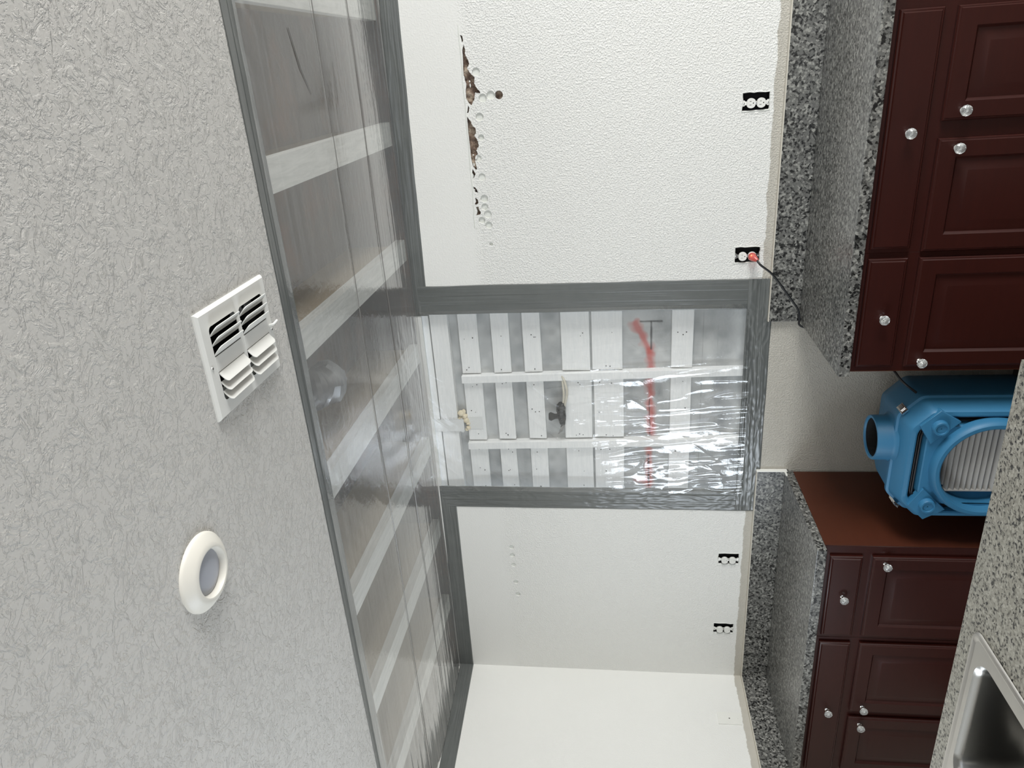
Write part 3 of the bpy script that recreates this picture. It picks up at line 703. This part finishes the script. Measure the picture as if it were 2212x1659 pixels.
pl = plate(rrect(SX0+.018, SX1-.018, SY0+.018, SY1-.018, .018, 8), [b1, b2], lambda u, v, w: (u, v, CT+.0028+w), .0006)
me_ = bpy.data.meshes.new('t'); pl.to_mesh(me_); pl.free(); bm.from_mesh(me_); bpy.data.meshes.remove(me_)
obj('rim', bm, M_steel, e, 30)
for (bx0, bx1) in ((1.535, 1.902), (1.10, 1.475)):
    bm = bmesh.new(); rings = []
    for ins, z, r in ((0, .0030, .062), (.002, .0005, .061), (.006, -.005, .058), (.009, -.015, .056), (.014, -.10, .055), (.018, -.150, .055), (.024, -.166, .052), (.034, -.176, .046), (.05, -.181, .04), (.11, -.184, .03), (.165, -.186, .012)):
        rings.append([(x, y, CT+z) for x, y in rrect(bx0+ins, bx1-ins, -2.215+ins, -1.818-ins, r, 10)])
    loft(bm, rings, True, False, True); obj('bowl', bm, M_steel_dark_refl, e, 40)
    bm = bmesh.new(); cxx = (bx0+bx1)/2; rg = lathe(bm, (cxx, -2.016, CT-.185), [(.044, 0), (.042, .003), (.034, .001), (.030, -.004), (.002, -.004)], 'Z', 28); obj('drain', bm, M_chrome, e, 40)

# ------------------------------------------------------------------ blue air scrubber standing in the gap
e = empty('air_scrubber', (1.675, -.42, 0), 'blue plastic air scrubber with a pleated round intake standing in the counter gap', 'air scrubber')
BX0, BX1, BZ0, BZ1 = 1.432, 1.918, .03, .638
def body_ring(ins, y, ch=.075, top=0.0):
    x0, x1, z0, z1 = BX0+ins, BX1-ins, BZ0+ins, BZ1-ins-top
    c = max(ch-ins*.4, .02); L = []
    corners = [(x1, z1-c), (x1-c, z1), (x0+c, z1), (x0, z1-c), (x0, z0+c), (x0+c, z0), (x1-c, z0), (x1, z0+c)]
    n = len(corners)
    for i in range(n):    # rounded octagon
        p = Vector(corners[i]); a_ = Vector(corners[i-1]); b_ = Vector(corners[(i+1) % n]); rr = .016
        p0 = p+(a_-p).normalized()*rr; p1 = p+(b_-p).normalized()*rr
        for t in (0, .33, .67, 1): q = p0*(1-t)**2+p*2*t*(1-t)+p1*t*t; L.append((q.x, y, q.y))
    return L
bm = bmesh.new()
loft(bm, [body_ring(.13, -.175, .10, .10), body_ring(.085, -.185, .10, .05), body_ring(.045, -.215, .09, .015), body_ring(.018, -.26, .085), body_ring(.006, -.34), body_ring(.002, -.485), body_ring(-.001, -.487)], True, True, False)
obj('rear_shell', bm, M_blue, e, 35)
bm = bmesh.new()
rings = [body_ring(.004, -.484), body_ring(-.006, -.489), body_ring(-.006, -.505), body_ring(.002, -.509), body_ring(.004, -.515), body_ring(.014, -.585), body_ring(.020, -.594), body_ring(.034, -.597), body_ring(.040, -.594), body_ring(.044, -.560), body_ring(.070, -.560), body_ring(.074, -.594), body_ring(.078, -.598)]
loft(bm, rings)
ip = [(p[0], p[2]) for p in body_ring(.078, 0)]
RC = (1.672, .338)
pl = plate(ip, [circ(RC[0], RC[1], .172, 64)], lambda u, v, w: (u, -.597+w, v), .002)
me_ = bpy.data.meshes.new('t'); pl.to_mesh(me_); pl.free(); bm.from_mesh(me_); bpy.data.meshes.remove(me_)
obj('front_shell', bm, M_blue, e, 35)
bm = bmesh.new(); lathe(bm, (RC[0], 0, RC[1]), [(.203, -.590), (.202, -.612), (.197, -.628), (.190, -.634), (.178, -.634), (.173, -.630), (.171, -.60), (.170, -.545), (.10, -.543), (.002, -.543)], 'Y', 96); obj('intake_ring', bm, M_blue, e, 35)
# pleated filter, each pleat a piece
for k in range(16):
    zc = RC[1]-.150+k*.020
    hw = math.sqrt(max(.168**2-(abs(zc-RC[1])+.009)**2, 0)); 
    if hw < .03: continue
    xa, xb = max(RC[0]-hw, RC[0]-.118), min(RC[0]+hw, RC[0]+.150)
    bm = bmesh.new(); prof = [(-.0095, -.552), (-.004, -.570), (0, -.573), (.004, -.570), (.0095, -.552)]
    loft(bm, [[(xa, y, zc+dz) for dz, y in prof], [(xb, y, zc+dz) for dz, y in prof]], True, True, True); obj('pleat', bm, M_pleat, e, 50)
obj('filter_frame', bx(RC[0]-.122, RC[0]-.117, -.574, -.548, RC[1]-.12, RC[1]+.12), M_pleat, e)
# corner bosses and their raised pads
for (bx_, bz, sx) in ((1.842, .530, 1), (1.508, .528, -1), (1.842, .146, 1), (1.508, .146, -1)):
    up = 1 if bz > .3 else -1
    bm = bmesh.new(); c1, c2 = Vector((bx_, bz)), Vector((sx, up)).normalized(); tn = Vector((-c2.y, c2.x))
    q = [c1+c2*.050+tn*.045, c1+c2*.050-tn*.045, c1-c2*.035-tn*.065, c1-c2*.035+tn*.065]
    prism(bm, [(p.x, p.y) for p in q], -.606, -.575)
    obj('corner_pad', bm, M_blue, e, 35)
    bm = bmesh.new(); rg = lathe(bm, (bx_, 0, bz), [(.030, -.60), (.028, -.622), (.0255, -.626), (.020, -.626), (.0185, -.621), (.002, -.620)], 'Y', 28); obj('corner_boss', bm, M_blue, e, 40)
# duct collar on top
pc = (1.712, -.435)
bm = bmesh.new(); lathe(bm, (pc[0], pc[1], 0), [(.104, .632), (.094, .640), (.090, .650), (.089, .700), (.087, .704), (.079, .704), (.077, .700), (.0765, .696)], 'Z', 64); obj('duct_collar', bm, M_blue, e, 35)
bm = bmesh.new(); cap_ring(bm, [(pc[0]+.0765*math.cos(t*math.pi/16), pc[1]+.0765*math.sin(t*math.pi/16), .641) for t in range(32)]); lathe(bm, (pc[0], pc[1], 0), [(.0765, .641), (.0765, .697)], 'Z', 32); obj('duct_mouth_shade', bm, M_dark, e)  # liner and floor blackened, painting in the shade inside the collar
# latches on the parting line
for (lx, lz, rot) in ((1.862, .622, 45), (1.462, .600, -45), (1.435, .25, -90)):
    bm = bmesh.new(); box(bm, -.014, .014, -.030, .030, -.003, .004, bev=.001); box(bm, -.010, .010, -.012, .022, .004, .009, bev=.002)
    tube(bm, [(-.012, -.022, .005), (-.012, -.034, .007), (.012, -.034, .007), (.012, -.022, .005)], .0015, 6)
    a_ = R(rot); n_ = Vector((math.sin(a_), 0, math.cos(a_))); t_ = Vector((math.cos(a_), 0, -math.sin(a_)))
    if lz < .3: n_ = Vector((-1, 0, 0)); t_ = Vector((0, 0, 1))
    for v in bm.verts: v.co = Vector((lx, -.497, lz))+t_*v.co.x+Vector((0, 1, 0))*v.co.y+n_*(v.co.z+.004)
    obj('latch', bm, M_chrome, e)
# cord wound in the front channel
bm = bmesh.new()
for k in range(4):
    ins = .050+.005*k; L = []
    for p in body_ring(ins, -.566-.006*(k % 3)): L.append(Vector(p)+Vector((random.uniform(-.002, .002), random.uniform(-.002, .002), random.uniform(-.002, .002))))
    L.append(L[0]); tube(bm, L, .0042, 8)
obj('wound_cord', bm, M_black, e, 60)
